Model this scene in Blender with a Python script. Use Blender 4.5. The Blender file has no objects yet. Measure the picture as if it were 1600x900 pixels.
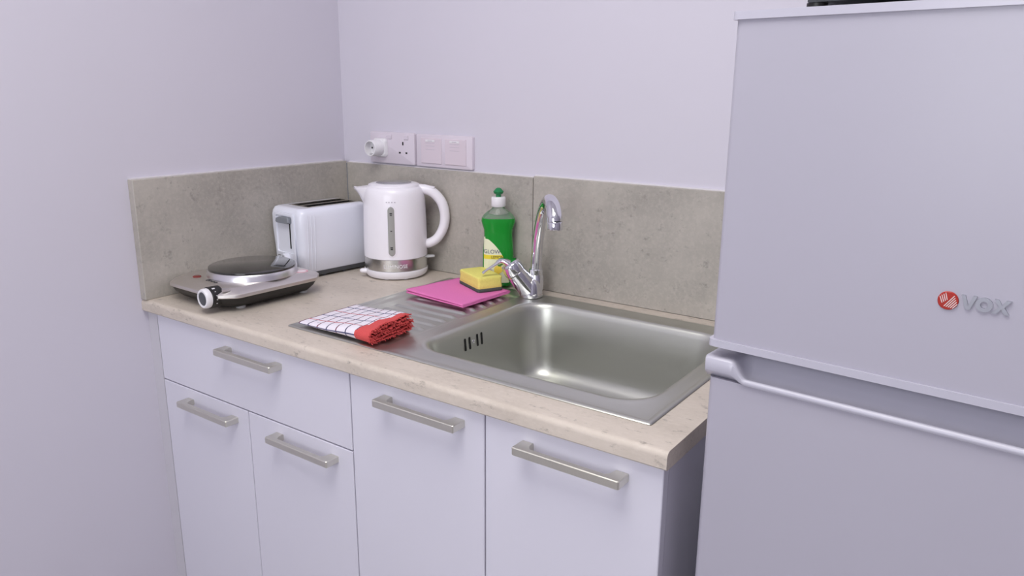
import bpy, bmesh, math, random
from mathutils import Vector, Matrix
random.seed(7)
SC = bpy.context.scene
COL = SC.collection
T = 0.87                      # height of the worktop's upper face above the floor
PI = math.pi

# ------------------------------------------------------------------ camera
CAM_F, YAW, PITCH, ROLL = 1195.04, -0.6160, 0.2530, 0.0079
CAM_C = Vector((1.5813, -1.4513, 0.4507 + T))
cy_, sy_, cp_, sp_ = math.cos(YAW), math.sin(YAW), math.cos(PITCH), math.sin(PITCH)
fwd = Vector((sy_ * cp_, cy_ * cp_, -sp_)); rgt = Vector((cy_, -sy_, 0)); upv = rgt.cross(fwd)
r2 = math.cos(ROLL) * rgt + math.sin(ROLL) * upv
u2 = -math.sin(ROLL) * rgt + math.cos(ROLL) * upv
cam = bpy.data.cameras.new('camera'); cam.sensor_width = 36; cam.lens = CAM_F / 1600 * 36
cam.clip_start = 0.02
camo = bpy.data.objects.new('camera', cam); COL.objects.link(camo)
camo.matrix_world = Matrix(((r2.x, u2.x, -fwd.x, CAM_C.x), (r2.y, u2.y, -fwd.y, CAM_C.y), (r2.z, u2.z, -fwd.z, CAM_C.z), (0, 0, 0, 1)))
SC.camera = camo

# ------------------------------------------------------------------ world, lights, exposure
w = bpy.data.worlds.new('world'); SC.world = w; w.use_nodes = True
w.node_tree.nodes['Background'].inputs[0].default_value = (0.80, 0.86, 1.0, 1)
w.node_tree.nodes['Background'].inputs[1].default_value = 0.6
def area(name, loc, rot, sx, sy, power, color):
    l = bpy.data.lights.new(name, 'AREA'); l.shape = 'RECTANGLE'; l.size = sx; l.size_y = sy
    l.energy = power; l.color = color
    o = bpy.data.objects.new(name, l); COL.objects.link(o); o.location = loc; o.rotation_euler = rot
    return o
area('ceiling_panel_light', (1.10, -1.30, 2.535), (0, 0, 0), 0.96, 0.96, 16, (1.0, 0.995, 0.965))
area('window_daylight', (1.35, -3.28, 1.55), (PI / 2, 0, 0), 1.5, 1.2, 15, (0.95, 0.98, 1.0))
SC.view_settings.view_transform = 'Standard'; SC.view_settings.look = 'None'
SC.view_settings.gamma = 1.0; SC.view_settings.use_curve_mapping = False
SC.view_settings.exposure = -0.13

# ------------------------------------------------------------------ materials
def new_mat(name):
    m = bpy.data.materials.new(name); m.use_nodes = True
    return m, m.node_tree.nodes, m.node_tree.links, m.node_tree.nodes['Principled BSDF']
def srgb(r, g, b):
    f = lambda c: (c / 255 / 12.92) if c <= 10.31 else ((c / 255 + 0.055) / 1.055) ** 2.4
    return (f(r), f(g), f(b), 1)
def plain(name, rgb, rough=0.5, metal=0.0, var=0.04, scale=30, bump=0.0, coat=0.0, spec=0.5):
    m, N, L, b = new_mat(name)
    c = srgb(*rgb)
    tc = N.new('ShaderNodeTexCoord'); n = N.new('ShaderNodeTexNoise'); n.inputs['Scale'].default_value = scale
    n.inputs['Detail'].default_value = 4
    L.new(tc.outputs['Object'], n.inputs['Vector'])
    mx = N.new('ShaderNodeMix'); mx.data_type = 'RGBA'
    mx.inputs[6].default_value = tuple(v * (1 - var) for v in c[:3]) + (1,)
    mx.inputs[7].default_value = tuple(min(1, v * (1 + var)) for v in c[:3]) + (1,)
    L.new(n.outputs['Fac'], mx.inputs[0]); L.new(mx.outputs[2], b.inputs['Base Color'])
    b.inputs['Roughness'].default_value = rough; b.inputs['Metallic'].default_value = metal
    b.inputs['Coat Weight'].default_value = coat; b.inputs['Specular IOR Level'].default_value = spec
    if bump:
        bp = N.new('ShaderNodeBump'); bp.inputs['Strength'].default_value = bump; bp.inputs['Distance'].default_value = 0.001
        L.new(n.outputs['Fac'], bp.inputs['Height']); L.new(bp.outputs[0], b.inputs['Normal'])
    return m
def speckled(name, base, dark, light, big=3.5, fine=90, pit=0.0, rough=0.55, stretch=(1, 1, 1)):
    """mottled laminate: cloudy tone, fine grain, dark pits"""
    m, N, L, b = new_mat(name)
    tc = N.new('ShaderNodeTexCoord'); mp = N.new('ShaderNodeMapping'); mp.inputs['Scale'].default_value = stretch
    L.new(tc.outputs['Object'], mp.inputs['Vector'])
    def noise(s, d, rg=0.6):
        n = N.new('ShaderNodeTexNoise'); n.inputs['Scale'].default_value = s; n.inputs['Detail'].default_value = d
        n.inputs['Roughness'].default_value = rg
        L.new(mp.outputs[0], n.inputs['Vector']); return n
    def ramp(src, a, c):
        r = N.new('ShaderNodeMapRange'); r.inputs[1].default_value = a; r.inputs[2].default_value = c
        L.new(src, r.inputs[0]); return r.outputs[0]
    def mix(fac, A, B):
        x = N.new('ShaderNodeMix'); x.data_type = 'RGBA'; L.new(fac, x.inputs[0])
        for k, v in ((6, A), (7, B)):
            if isinstance(v, tuple): x.inputs[k].default_value = v
            else: L.new(v, x.inputs[k])
        return x.outputs[2]
    n1 = noise(big, 6, 0.62); n2 = noise(fine, 5, 0.7); n3 = noise(fine * 0.45, 8, 0.75)
    c = mix(ramp(n1.outputs['Fac'], 0.36, 0.66), srgb(*dark), srgb(*base))
    lt = N.new('ShaderNodeMath'); lt.operation = 'MULTIPLY'; lt.inputs[1].default_value = 0.55
    L.new(ramp(n2.outputs['Fac'], 0.45, 0.75), lt.inputs[0])
    c = mix(lt.outputs[0], c, srgb(*light))
    if pit:
        pm = N.new('ShaderNodeMath'); pm.operation = 'MULTIPLY'; pm.inputs[1].default_value = pit
        L.new(ramp(n3.outputs['Fac'], 0.57, 0.70), pm.inputs[0])
        c = mix(pm.outputs[0], c, tuple(v * 0.42 for v in srgb(*dark)[:3]) + (1,))
    L.new(c, b.inputs['Base Color']); b.inputs['Roughness'].default_value = rough
    bp = N.new('ShaderNodeBump'); bp.inputs['Strength'].default_value = 0.25; bp.inputs['Distance'].default_value = 0.0006
    L.new(n2.outputs['Fac'], bp.inputs['Height']); L.new(bp.outputs[0], b.inputs['Normal'])
    return m
def metal(name, rgb, rough, brush=None, aniso=0.0):
    m, N, L, b = new_mat(name)
    b.inputs['Base Color'].default_value = srgb(*rgb); b.inputs['Metallic'].default_value = 1
    tc = N.new('ShaderNodeTexCoord'); mp = N.new('ShaderNodeMapping')
    mp.inputs['Scale'].default_value = brush or (40, 40, 40)
    n = N.new('ShaderNodeTexNoise'); n.inputs['Scale'].default_value = 1.0; n.inputs['Detail'].default_value = 3
    L.new(tc.outputs['Object'], mp.inputs['Vector']); L.new(mp.outputs[0], n.inputs['Vector'])
    r = N.new('ShaderNodeMapRange'); r.inputs[3].default_value = rough * 0.8; r.inputs[4].default_value = rough * 1.2
    L.new(n.outputs['Fac'], r.inputs[0]); L.new(r.outputs[0], b.inputs['Roughness'])
    return m
M = {}
M['wall'] = plain('wall_paint', (212, 208, 220), 0.75, var=0.012, scale=2.5)
M['ceiling'] = plain('ceiling_paint', (238, 236, 240), 0.8, var=0.01, scale=3)
M['floor'] = speckled('floor_vinyl', (178, 174, 172), (160, 156, 154), (190, 188, 186), 2, 40)
M['splash'] = speckled('splash_concrete', (186, 180, 172), (162, 157, 150), (197, 190, 182), 6, 110, 0.55, 0.5)
M['worktop'] = speckled('worktop_laminate', (212, 201, 189), (196, 185, 173), (220, 210, 199), 7, 130, 0.85, 0.45, (0.6, 1.3, 1.3))
M['cabinet'] = plain('cabinet_white', (220, 218, 230), 0.42, var=0.008, scale=4)
M['edge'] = plain('cabinet_edge', (205, 202, 210), 0.5, var=0.01)
M['seal'] = plain('white_sealant', (226, 222, 228), 0.5)
M['nickel'] = metal('handle_nickel', (218, 216, 206), 0.42, (600, 20, 20))
M['steel'] = metal('sink_steel', (201, 202, 195), 0.38, (30, 600, 600))
M['bandsteel'] = metal('kettle_steel', (226, 225, 222), 0.25, (20, 20, 900))
M['chrome'] = metal('chrome', (225, 225, 230), 0.05)
M['black'] = plain('black_plastic', (30, 28, 28), 0.4)
M['dark'] = plain('dark_hole', (14, 13, 13), 0.7)
M['fridge'] = plain('fridge_enamel', (178, 175, 188), 0.33, var=0.01, scale=3, spec=0.5)
M['fridge_trim'] = plain('fridge_trim', (192, 190, 203), 0.22, var=0.006)
M['gasket'] = plain('door_gasket', (176, 178, 184), 0.6)
M['badge_red'] = plain('badge_red', (170, 40, 28), 0.3)
M['badge_silver'] = metal('badge_silver', (172, 173, 181), 0.35)
M['stripe'] = plain('badge_stripe', (226, 212, 210), 0.4)
M['kettle'] = plain('kettle_white', (247, 244, 251), 0.28, var=0.006, coat=0.2)
M['gauge'] = plain('gauge_grey', (164, 164, 160), 0.2, var=0.03)
M['greyplastic'] = plain('grey_plastic', (138, 142, 150), 0.4)
M['lightgrey'] = plain('light_grey_plastic', (190, 190, 192), 0.35)
M['toaster'] = plain('toaster_white', (236, 238, 250), 0.22, var=0.006, coat=0.3)
M['slotmetal'] = metal('slot_metal', (200, 196, 186), 0.4)
M['toaster_base'] = plain('toaster_base_grey', (78, 80, 84), 0.5)
M['hotsilver'] = metal('hotplate_silver', (222, 217, 212), 0.38)
M['hotring'] = metal('hotplate_ring', (228, 226, 230), 0.3)
M['hotglass'] = plain('hotplate_glass', (40, 40, 38), 0.08, var=0.02, coat=0.6)
M['lamp_red'] = plain('lamp_red', (120, 44, 40), 0.25)
M['ink'] = plain('dark_ink', (60, 58, 60), 0.6)
M['paleink'] = plain('pale_ink', (196, 188, 200), 0.6)
M['sticker'] = plain('sticker_pink', (226, 170, 184), 0.5)
M['stickerwhite'] = plain('sticker_white', (240, 226, 232), 0.5)
M['pink'] = plain('pink_cloth', (232, 124, 188), 0.9, var=0.06, scale=400, bump=0.4)
M['sponge'] = plain('yellow_sponge', (236, 228, 124), 0.95, var=0.10, scale=260, bump=0.9)
M['scour'] = plain('scourer_green', (82, 92, 84), 0.95, var=0.25, scale=500, bump=1.0)
M['red'] = plain('red_terry', (214, 84, 84), 0.95, var=0.16, scale=420, bump=1.0)
M['socket'] = plain('socket_white', (220, 211, 222), 0.3, var=0.005)
M['switch'] = plain('switch_white', (220, 208, 218), 0.35, var=0.005)
M['capwhite'] = plain('cap_white', (236, 234, 238), 0.35)
M['capgreen'] = plain('cap_green', (22, 128, 74), 0.35)
M['label'] = plain('label_paper', (232, 234, 204), 0.5)
M['labelyellow'] = plain('label_yellow', (234, 214, 60), 0.5)
M['lemon'] = plain('label_lemon', (246, 216, 84), 0.5, var=0.1, scale=300)
M['leaf'] = plain('label_leaf', (84, 132, 60), 0.5)
M['navy'] = plain('label_navy', (74, 74, 116), 0.5)
M['paleblue'] = plain('label_lilac', (196, 190, 214), 0.5)
# green soap and its clear bottle
m, N, L, b = new_mat('soap_green'); b.inputs['Base Color'].default_value = srgb(40, 172, 62); b.inputs['Roughness'].default_value = 0.12
b.inputs['Transmission Weight'].default_value = 0.35; b.inputs['IOR'].default_value = 1.35
nz = N.new('ShaderNodeTexNoise'); nz.inputs['Scale'].default_value = 60; M['soap'] = m
mr = N.new('ShaderNodeMapRange'); mr.inputs[3].default_value = 0.08; mr.inputs[4].default_value = 0.18
L.new(nz.outputs['Fac'], mr.inputs[0]); L.new(mr.outputs[0], b.inputs['Roughness'])
m, N, L, b = new_mat('clear_plastic'); b.inputs['Base Color'].default_value = (0.86, 0.93, 0.86, 1); b.inputs['Roughness'].default_value = 0.08
b.inputs['Transmission Weight'].default_value = 0.85; b.inputs['IOR'].default_value = 1.3; M['clear'] = m
m, N, L, b = new_mat('lid_window'); b.inputs['Base Color'].default_value = srgb(176, 176, 182); b.inputs['Roughness'].default_value = 0.06
b.inputs['Transmission Weight'].default_value = 0.3; M['lidglass'] = m
m, N, L, b = new_mat('lamp_diffuser'); b.inputs['Emission Color'].default_value = (1, 0.96, 0.93, 1); b.inputs['Emission Strength'].default_value = 3
M['diffuser'] = m
m, N, L, b = new_mat('window_pane'); b.inputs['Emission Color'].default_value = (0.93, 0.96, 1, 1); b.inputs['Emission Strength'].default_value = 2.0
M['pane'] = m
# checked towel: red and navy lines on white, from UV in metres
m, N, L, b = new_mat('towel_check'); b.inputs['Roughness'].default_value = 0.95
uv = N.new('ShaderNodeUVMap'); uv.uv_map = 'UVMap'; sep = N.new('ShaderNodeSeparateXYZ'); L.new(uv.outputs[0], sep.inputs[0])
def mth(op, a, bb=None):
    x = N.new('ShaderNodeMath'); x.operation = op
    for i, v in enumerate((a, bb)):
        if v is None: continue
        if isinstance(v, (int, float)): x.inputs[i].default_value = v
        else: L.new(v, x.inputs[i])
    return x.outputs[0]
def line(coord, period, off, wd):
    f = mth('FRACT', mth('DIVIDE', mth('ADD', coord, off), period))
    return mth('LESS_THAN', f, wd / period)
col = None
def over(prev, fac, rgb):
    x = N.new('ShaderNodeMix'); x.data_type = 'RGBA'; L.new(fac, x.inputs[0])
    if isinstance(prev, tuple): x.inputs[6].default_value = prev
    else: L.new(prev, x.inputs[6])
    x.inputs[7].default_value = srgb(*rgb); return x.outputs[2]
col = over(srgb(236, 230, 240), line(sep.outputs[0], 0.054, 0.0, 0.0032), (120, 70, 92))
col = over(col, line(sep.outputs[0], 0.054, 0.027, 0.0032), (84, 80, 110))
col = over(col, line(sep.outputs[1], 0.066, 0.010, 0.0032), (190, 84, 96))
col = over(col, line(sep.outputs[1], 0.066, 0.043, 0.0032), (78, 80, 122))
L.new(col, b.inputs['Base Color'])
nz = N.new('ShaderNodeTexNoise'); nz.inputs['Scale'].default_value = 500; bp = N.new('ShaderNodeBump'); bp.inputs['Strength'].default_value = 0.4
bp.inputs['Distance'].default_value = 0.001; tco = N.new('ShaderNodeTexCoord'); L.new(tco.outputs['Object'], nz.inputs['Vector'])
L.new(nz.outputs['Fac'], bp.inputs['Height']); L.new(bp.outputs[0], b.inputs['Normal']); M['towel'] = m

# ------------------------------------------------------------------ helpers
def thing(name, label, cat, loc=(0, 0, 0), rotz=0.0, group=None):
    o = bpy.data.objects.new(name, None); COL.objects.link(o); o.empty_display_size = 0.05
    o.location = loc; o.rotation_euler = (0, 0, rotz); o['label'] = label; o['category'] = cat
    if group: o['group'] = group
    return o
def tag(o, label, cat, group=None):
    o['label'] = label; o['category'] = cat
    if group: o['group'] = group
    return o
def obj(name, bm, mats, parent=None, smooth=40, label=None, root=None):
    """root: the Empty whose (unrotated) position the mesh, given in room coordinates, is made relative to"""
    if root is not None: bmesh.ops.translate(bm, verts=bm.verts, vec=-Vector(root.location))
    bmesh.ops.recalc_face_normals(bm, faces=bm.faces)
    me = bpy.data.meshes.new(name); bm.to_mesh(me); bm.free()
    for mm in (mats if isinstance(mats, (list, tuple)) else [mats]): me.materials.append(M[mm])
    if smooth:
        me.shade_smooth(); me.set_sharp_from_angle(angle=math.radians(smooth))
    o = bpy.data.objects.new(name, me); COL.objects.link(o)
    if parent: o.parent = parent
    if label: o['label'] = label
    return o
def struct(name, bm, mat, smooth=0):
    o = obj(name, bm, mat, None, smooth); o['kind'] = 'structure'; return o
def box(bm, x0, x1, y0, y1, z0, z1, bev=0.0, seg=2):
    t = bmesh.new() if bev else bm
    vs = [t.verts.new(p) for p in ((x0, y0, z0), (x1, y0, z0), (x1, y1, z0), (x0, y1, z0), (x0, y0, z1), (x1, y0, z1), (x1, y1, z1), (x0, y1, z1))]
    for f in ((0, 3, 2, 1), (4, 5, 6, 7), (0, 1, 5, 4), (1, 2, 6, 5), (2, 3, 7, 6), (3, 0, 4, 7)): t.faces.new([vs[i] for i in f])
    if bev:
        bmesh.ops.bevel(t, geom=t.edges[:], offset=bev, segments=seg, affect='EDGES', profile=0.5)
        add(bm, t)
    return bm
def add(bm, t, mat=None):
    if mat is not None: bmesh.ops.transform(t, matrix=mat, verts=t.verts)
    me = bpy.data.meshes.new('tmp'); t.to_mesh(me); t.free(); bm.from_mesh(me); bpy.data.meshes.remove(me)
def B(*a, **k): return box(bmesh.new(), *a, **k)
def loft(bm, loops, cap0=True, cap1=True, closed=True):
    rows = [[bm.verts.new(p) for p in lp] for lp in loops]; n = len(rows[0])
    for a, c in zip(rows, rows[1:]):
        for i in range(n if closed else n - 1):
            j = (i + 1) % n
            bm.faces.new((a[i], a[j], c[j], c[i]))
    if cap0: bm.faces.new(rows[0][::-1])
    if cap1: bm.faces.new(rows[-1])
    return rows
def rrect(x0, x1, y0, y1, r, z, k=6, m=1):
    pts = []
    r = max(r, 1e-5)
    for (cx, cy, a0) in ((x1 - r, y1 - r, 0), (x0 + r, y1 - r, 90), (x0 + r, y0 + r, 180), (x1 - r, y0 + r, 270)):
        for i in range(k + 1):
            a = math.radians(a0 + 90 * i / k); pts.append((cx + r * math.cos(a), cy + r * math.sin(a), z))
    return pts
def lathe(bm, prof, seg=40, cx=0, cy=0, cap0=True, cap1=True):
    return loft(bm, [[(cx + r * math.cos(2 * PI * i / seg), cy + r * math.sin(2 * PI * i / seg), z) for i in range(seg)] for r, z in prof], cap0, cap1)
def catmull(pts, n=8):
    P = [Vector(p) for p in pts]; P = [2 * P[0] - P[1]] + P + [2 * P[-1] - P[-2]]; out = []
    for i in range(1, len(P) - 2):
        for k in range(n):
            t = k / n; a, b_, c, d = P[i - 1:i + 3]
            out.append(0.5 * ((2 * b_) + (c - a) * t + (2 * a - 5 * b_ + 4 * c - d) * t * t + (3 * b_ - a - 3 * c + d) * t ** 3))
    out.append(P[-2]); return out
def tube(bm, pts, rad, seg=16, n=8, flat=(1, 1), up=(0, 0, 1), smooth=True):
    """pts joined by a spline; rad a number or one per point; flat = (side, up) squash"""
    if not isinstance(rad, (list, tuple)): rad = [rad] * len(pts)
    if smooth:
        C = catmull([tuple(p) for p in pts], n); Rr = catmull([(r, 0, 0) for r in rad], n); Rr = [v.x for v in Rr]
    else: C = [Vector(p) for p in pts]; Rr = rad
    loops = []; ref = Vector(up)
    for i, p in enumerate(C):
        t = (C[min(i + 1, len(C) - 1)] - C[max(i - 1, 0)]).normalized()
        s = t.cross(ref)
        if s.length < 1e-4: s = t.cross(Vector((1, 0, 0)))
        s.normalize(); q = s.cross(t).normalized(); ref = q
        loops.append([tuple(p + Rr[i] * (flat[0] * math.cos(2 * PI * k / seg) * s + flat[1] * math.sin(2 * PI * k / seg) * q)) for k in range(seg)])
    loft(bm, loops); return bm
def prism(bm, poly, z0, z1, mat=None):
    t = bmesh.new(); loft(t, [[(x, y, z0) for x, y in poly], [(x, y, z1) for x, y in poly]]); add(bm, t, mat)
    return bm
def text_bm(s, size, depth=0.0003):
    cu = bpy.data.curves.new('t', 'FONT'); cu.body = s; cu.size = size; cu.extrude = depth; cu.align_x = 'CENTER'; cu.align_y = 'CENTER'; cu.resolution_u = 3
    o = bpy.data.objects.new('t', cu); me = o.to_mesh(); bm = bmesh.new(); bm.from_mesh(me); o.to_mesh_clear()
    bpy.data.objects.remove(o); bpy.data.curves.remove(cu); return bm
UPRIGHT = Matrix.Rotation(PI / 2, 4, 'X')           # xy drawing -> xz plane, facing -y
def TR(x, y, z): return Matrix.Translation((x, y, z))

# ------------------------------------------------------------------ the room
WX, WY = -0.020, 0.012                               # faces of the left and the back wall
X1, Y0, ZC = 3.05, -3.30, 2.55
struct('floor', B(WX - .1, X1 + .1, Y0 - .1, WY + .1, -0.08, 0), 'floor')
struct('ceiling', B(WX - .1, X1 + .1, Y0 - .1, WY + .1, ZC, ZC + .08), 'ceiling')
struct('wall_left', B(WX - .1, WX, Y0 - .1, WY + .1, 0, ZC), 'wall')
struct('wall_back', B(WX, X1, WY, WY + .1, 0, ZC), 'wall')
struct('wall_right', B(X1, X1 + .1, Y0 - .1, WY + .1, 0, ZC), 'wall')
bm = bmesh.new()
for a in ((WX, .55, 0, ZC), (2.15, X1, 0, ZC), (.55, 2.15, 0, .9), (.55, 2.15, 2.2, ZC)): box(bm, a[0], a[1], Y0 - .1, Y0, a[2], a[3])
struct('wall_front', bm, 'wall')
o = struct('window_1', B(.55, 2.15, Y0 - .06, Y0 - .05, .9, 2.2), 'pane')
fr = bmesh.new()
for a in ((.55, .61, .9, 2.2), (2.09, 2.15, .9, 2.2), (.55, 2.15, .9, .96), (.55, 2.15, 2.14, 2.2), (1.32, 1.38, .9, 2.2)): box(fr, a[0], a[1], Y0 - .05, Y0 - .01, a[2], a[3])
obj('window_frame', fr, 'cabinet', o, 0)
t = thing('ceiling_lamp', 'square flat ceiling light panel with white frame above the room', 'ceiling lamp', (1.10, -1.30, ZC))
obj('diffuser', B(-.49, .49, -.49, .49, -.012, -.004), 'diffuser', t, 0)
bm = bmesh.new()
for a in ((-.51, -.49, -.51, .51), (.49, .51, -.51, .51), (-.49, .49, -.51, -.49), (-.49, .49, .49, .51)): box(bm, *a, -.015, 0)
obj('frame', bm, 'cabinet', t, 0)

# ------------------------------------------------------------------ splashback panels
def splash(label, x0, x1, y0, y1, h, seal):
    t = thing('splashback_panel', label, 'splashback', ((x0 + x1) / 2, (y0 + y1) / 2, T), 0, 'grey splashback panels')
    obj('panel', B(x0, x1, y0, y1, T, T + h, bev=0.0012, seg=1), 'splash', t, 0, root=t)
    obj('sealant', B(*seal, T + h, T + h + 0.0025), 'seal', t, 0, label='thin white sealant bead along the top edge', root=t)
splash('grey concrete-look splashback panel on the left wall behind the hotplate', WX, 0, -.600, 0.0, .2618, (WX, -.013, -.598, 0))
splash('grey concrete-look splashback panel behind the white kettle and green bottle', 0, .6095, 0, WY, .2585, (0, .6095, .007, WY))
splash('grey concrete-look splashback panel behind the tap, reaching the fridge', .6110, 1.226, 0, WY, .2622, (.611, 1.226, .007, WY))
o = obj('corner_seal', B(0.0001, .0016, -.0016, -.0001, T + .002, T + .256), 'greyplastic', None, 0)
o.name = 'trim_1'; o['kind'] = 'structure'

# ------------------------------------------------------------------ worktop with a real cut-out for the sink
L_, TH = 1.2258, 0.0269
SX0, SX1, SY0, SY1 = .3957, 1.1728, -.5376, -.0420
bm = bmesh.new()
def prof(y0, y1, front):
    if not front: return [(y0, 0), (y1, 0), (y1, -TH), (y0, -TH)]
    r = .009; pts = []
    for i in range(7):
        a = PI - (PI / 2) * i / 6; pts.append((y0 + r + r * math.cos(a), -r + r * math.sin(a)))
    pts += [(y1, 0), (y1, -TH), (y0 + .003, -TH), (y0, -TH + .003)]
    return pts
def slab(x0, x1, y0, y1, front=False):
    P = prof(y0, y1, front); loft(bm, [[(x, y, T + z) for y, z in P] for x in (x0, x1)])
cut = (SX0 + .012, SX1 - .012, SY0 + .012, SY1 - .012)
slab(WX, L_, -.600, cut[2], True)
slab(WX, L_, cut[3], 0); slab(WX, cut[0], cut[2], cut[3]); slab(cut[1], L_, cut[2], cut[3])
tag(obj('worktop', bm, 'worktop', None, 30), 'beige stone-look laminate worktop with rounded front edge', 'worktop')

# ------------------------------------------------------------------ base cabinets
YF = -.588                                           # door faces
ZT = T - TH - .0005
def panel(x0, x1, z0, z1): return B(x0, x1, YF, YF + .018, z0, z1, bev=.0012, seg=1)
HL = .176
def handle(parent, xc, zc, root):
    """flat bow handle: bar with two thick feet that run back to the door"""
    bm = bmesh.new(); y0, y1 = YF - .030, YF
    pl = [(-HL / 2, y1), (-HL / 2, y0 + .002), (-HL / 2 + .002, y0), (HL / 2 - .002, y0), (HL / 2, y0 + .002), (HL / 2, y1), (HL / 2 - .020, y1), (HL / 2 - .020, y0 + .016),
          (HL / 2 - .026, y0 + .0085), (-HL / 2 + .026, y0 + .0085), (-HL / 2 + .020, y0 + .016), (-HL / 2 + .020, y1)]
    t = bmesh.new(); loft(t, [[(x + xc, y, zc - .0065) for x, y in pl], [(x + xc, y, zc + .0065) for x, y in pl]])
    bmesh.ops.bevel(t, geom=[e for e in t.edges if abs(e.verts[0].co.z - e.verts[1].co.z) < 1e-5], offset=.0012, segments=1, affect='EDGES')
    add(bm, t); obj('handle', bm, 'nickel', parent, 30, 'brushed nickel bow handle', root=root)
def carcass(root, x0, x1, shelf=True):
    bm = bmesh.new(); zb = .10; yb = -.012; yf = YF + .020
    box(bm, x0, x0 + .016, yf, yb, zb, ZT); box(bm, x1 - .016, x1, yf, yb, zb, ZT)
    box(bm, x0 + .016, x1 - .016, yf, yb, zb, zb + .016); box(bm, x0 + .016, x1 - .016, yb - .004, yb, zb + .016, ZT)
    box(bm, x0 + .016, x1 - .016, yf, yf + .016, ZT - .05, ZT)
    obj('body', bm, 'cabinet', root, 0, root=root)
    obj('plinth', B(x0, x1, yf + .04, yf + .056, 0, zb - .001), 'cabinet', root, 0, root=root)
XA, XB, XC, XD = .0150, .6222, .9208, 1.2175
G = .0013
c1 = thing('base_cabinet', 'white base cabinet with a wide drawer above two doors', 'cabinet', ((XA + XB) / 2, -.3, 0))
carcass(c1, XA, XB)
ZD = T - .1814
d = obj('drawer_front', panel(XA + G, XB - G, ZD + G, ZT - .001), 'cabinet', c1, 30, root=c1)
d2 = [obj('door', panel(XA + G, .3185 - G, .105, ZD - G), 'cabinet', c1, 30, root=c1), obj('door', panel(.3185 + G, XB - G, .105, ZD - G), 'cabinet', c1, 30, root=c1)]
handle(d, .3490, T - .060, c1); handle(d2[0], .1950, T - .2105, c1); handle(d2[1], .4950, T - .2085, c1)
c2 = thing('base_cabinet', 'white sink base cabinet with two tall doors next to the fridge', 'cabinet', ((XB + XD) / 2, -.3, 0))
carcass(c2, XB + .0005, XD - .001)
e1 = obj('door', panel(XB + G, XC - G, .105, ZT - .001), 'cabinet', c2, 30, root=c2)
e2 = obj('door', panel(XC + G, XD, .105, ZT - .001), 'cabinet', c2, 30, root=c2)
handle(e1, .7935, T - .0565, c2); handle(e2, 1.0795, T - .0590, c2)
o = obj('trim_2', B(WX, XA - .0006, YF, YF + .018, .1, ZT), 'edge', None, 0); o['kind'] = 'structure'

# ------------------------------------------------------------------ sink
SZ = .0026
ks = thing('kitchen_sink', 'stainless steel inset sink with ribbed drainer and one deep bowl', 'sink', ((SX0 + SX1) / 2, (SY0 + SY1) / 2, T))
bm = bmesh.new()
loft(bm, [rrect(SX0 + i, SX1 - i, SY0 + i, SY1 - i, r, T + z, 4) for i, r, z in ((.0005, .004, .0003), (0, .004, .0010), (.0012, .004, .0024), (.004, .004, .0034), (.007, .003, .0032), (.010, .001, SZ))], False, False)
bx = (.688, 1.135, -.488, -.110)
xm = .640
ix0, ix1, iy0, iy1 = SX0 + .010, SX1 - .010, SY0 + .010, SY1 - .010
loops = [rrect(xm, ix1, iy0, iy1, .0004, T + SZ, 10)]
for e, r, z in ((.020, .078, SZ), (.014, .074, .0052), (.009, .070, .0064), (.004, .066, .0058), (.000, .062, .0010), (-.003, .060, -.008), (-.008, .058, -.06), (-.013, .056, -.110), (-.016, .054, -.128), (-.022, .050, -.142), (-.032, .044, -.151), (-.046, .036, -.1555), (-.070, .030, -.157)):
    loops.append(rrect(bx[0] - e, bx[1] + e, bx[2] - e, bx[3] + e, r, T + z, 10))
loft(bm, loops, False, True)
# drainer: a fine grid with a shallow tray and raised ribs
def sm(a, b_, x):
    t = min(1, max(0, (x - a) / (b_ - a))); return t * t * (3 - 2 * t)
def drain_z(x, y):
    tray = sm(.418, .430, x) * (1 - sm(.632, .640, x)) * sm(-.512, -.500, y) * (1 - sm(-.098, -.086, y))
    z = SZ - .0030 * tray
    for k in range(11):
        yc = -.462 + k * .033
        rib = (1 - sm(.0030, .0075, abs(y - yc))) * sm(.452, .468, x) * (1 - sm(.612, .626, x))
        z += .0042 * rib
    return z
nx, ny = 70, 300
grid = [[bm.verts.new((ix0 + (xm - ix0) * i / nx, iy0 + (iy1 - iy0) * j / ny, T + drain_z(ix0 + (xm - ix0) * i / nx, iy0 + (iy1 - iy0) * j / ny))) for j in range(ny + 1)] for i in range(nx + 1)]
for i in range(nx):
    for j in range(ny): bm.faces.new((grid[i][j], grid[i + 1][j], grid[i + 1][j + 1], grid[i][j + 1]))
obj('basin', bm, 'steel', ks, 60, root=ks)
bm = bmesh.new()
lathe(bm, [(.040, T - .1568), (.040, T - .1552), (.034, T - .1548), (.030, T - .1562), (.004, T - .1562)], 40, .91, -.372)
obj('drain', bm, 'chrome', ks, 40, root=ks)
bm = bmesh.new()
for yc in (-.352, -.338, -.314, -.300):
    t = bmesh.new(); lp = rrect(-.0026, .0026, -.0125, .0125, .0025, 0, 4)
    loft(t, [[(0, p[0], p[1]) for p in lp], [(.0018, p[0], p[1]) for p in lp]])
    s = Matrix.Rotation(math.radians(-5.5), 4, 'Y')
    o = bmesh.new(); add(o, t, TR(bx[0] + .0040, yc, T - .029) @ s)
    obj('overflow_slot', o, 'dark', ks, 0, root=ks)
bm = bmesh.new(); t = bmesh.new(); lathe(t, [(.0045, 0), (.0045, .001), (.003, .0022)], 16)
add(bm, t, TR(bx[0] + .0045, -.326, T - .029) @ Matrix.Rotation(PI / 2, 4, 'Y')); obj('overflow_screw', bm, 'chrome', ks, 40, root=ks)

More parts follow.
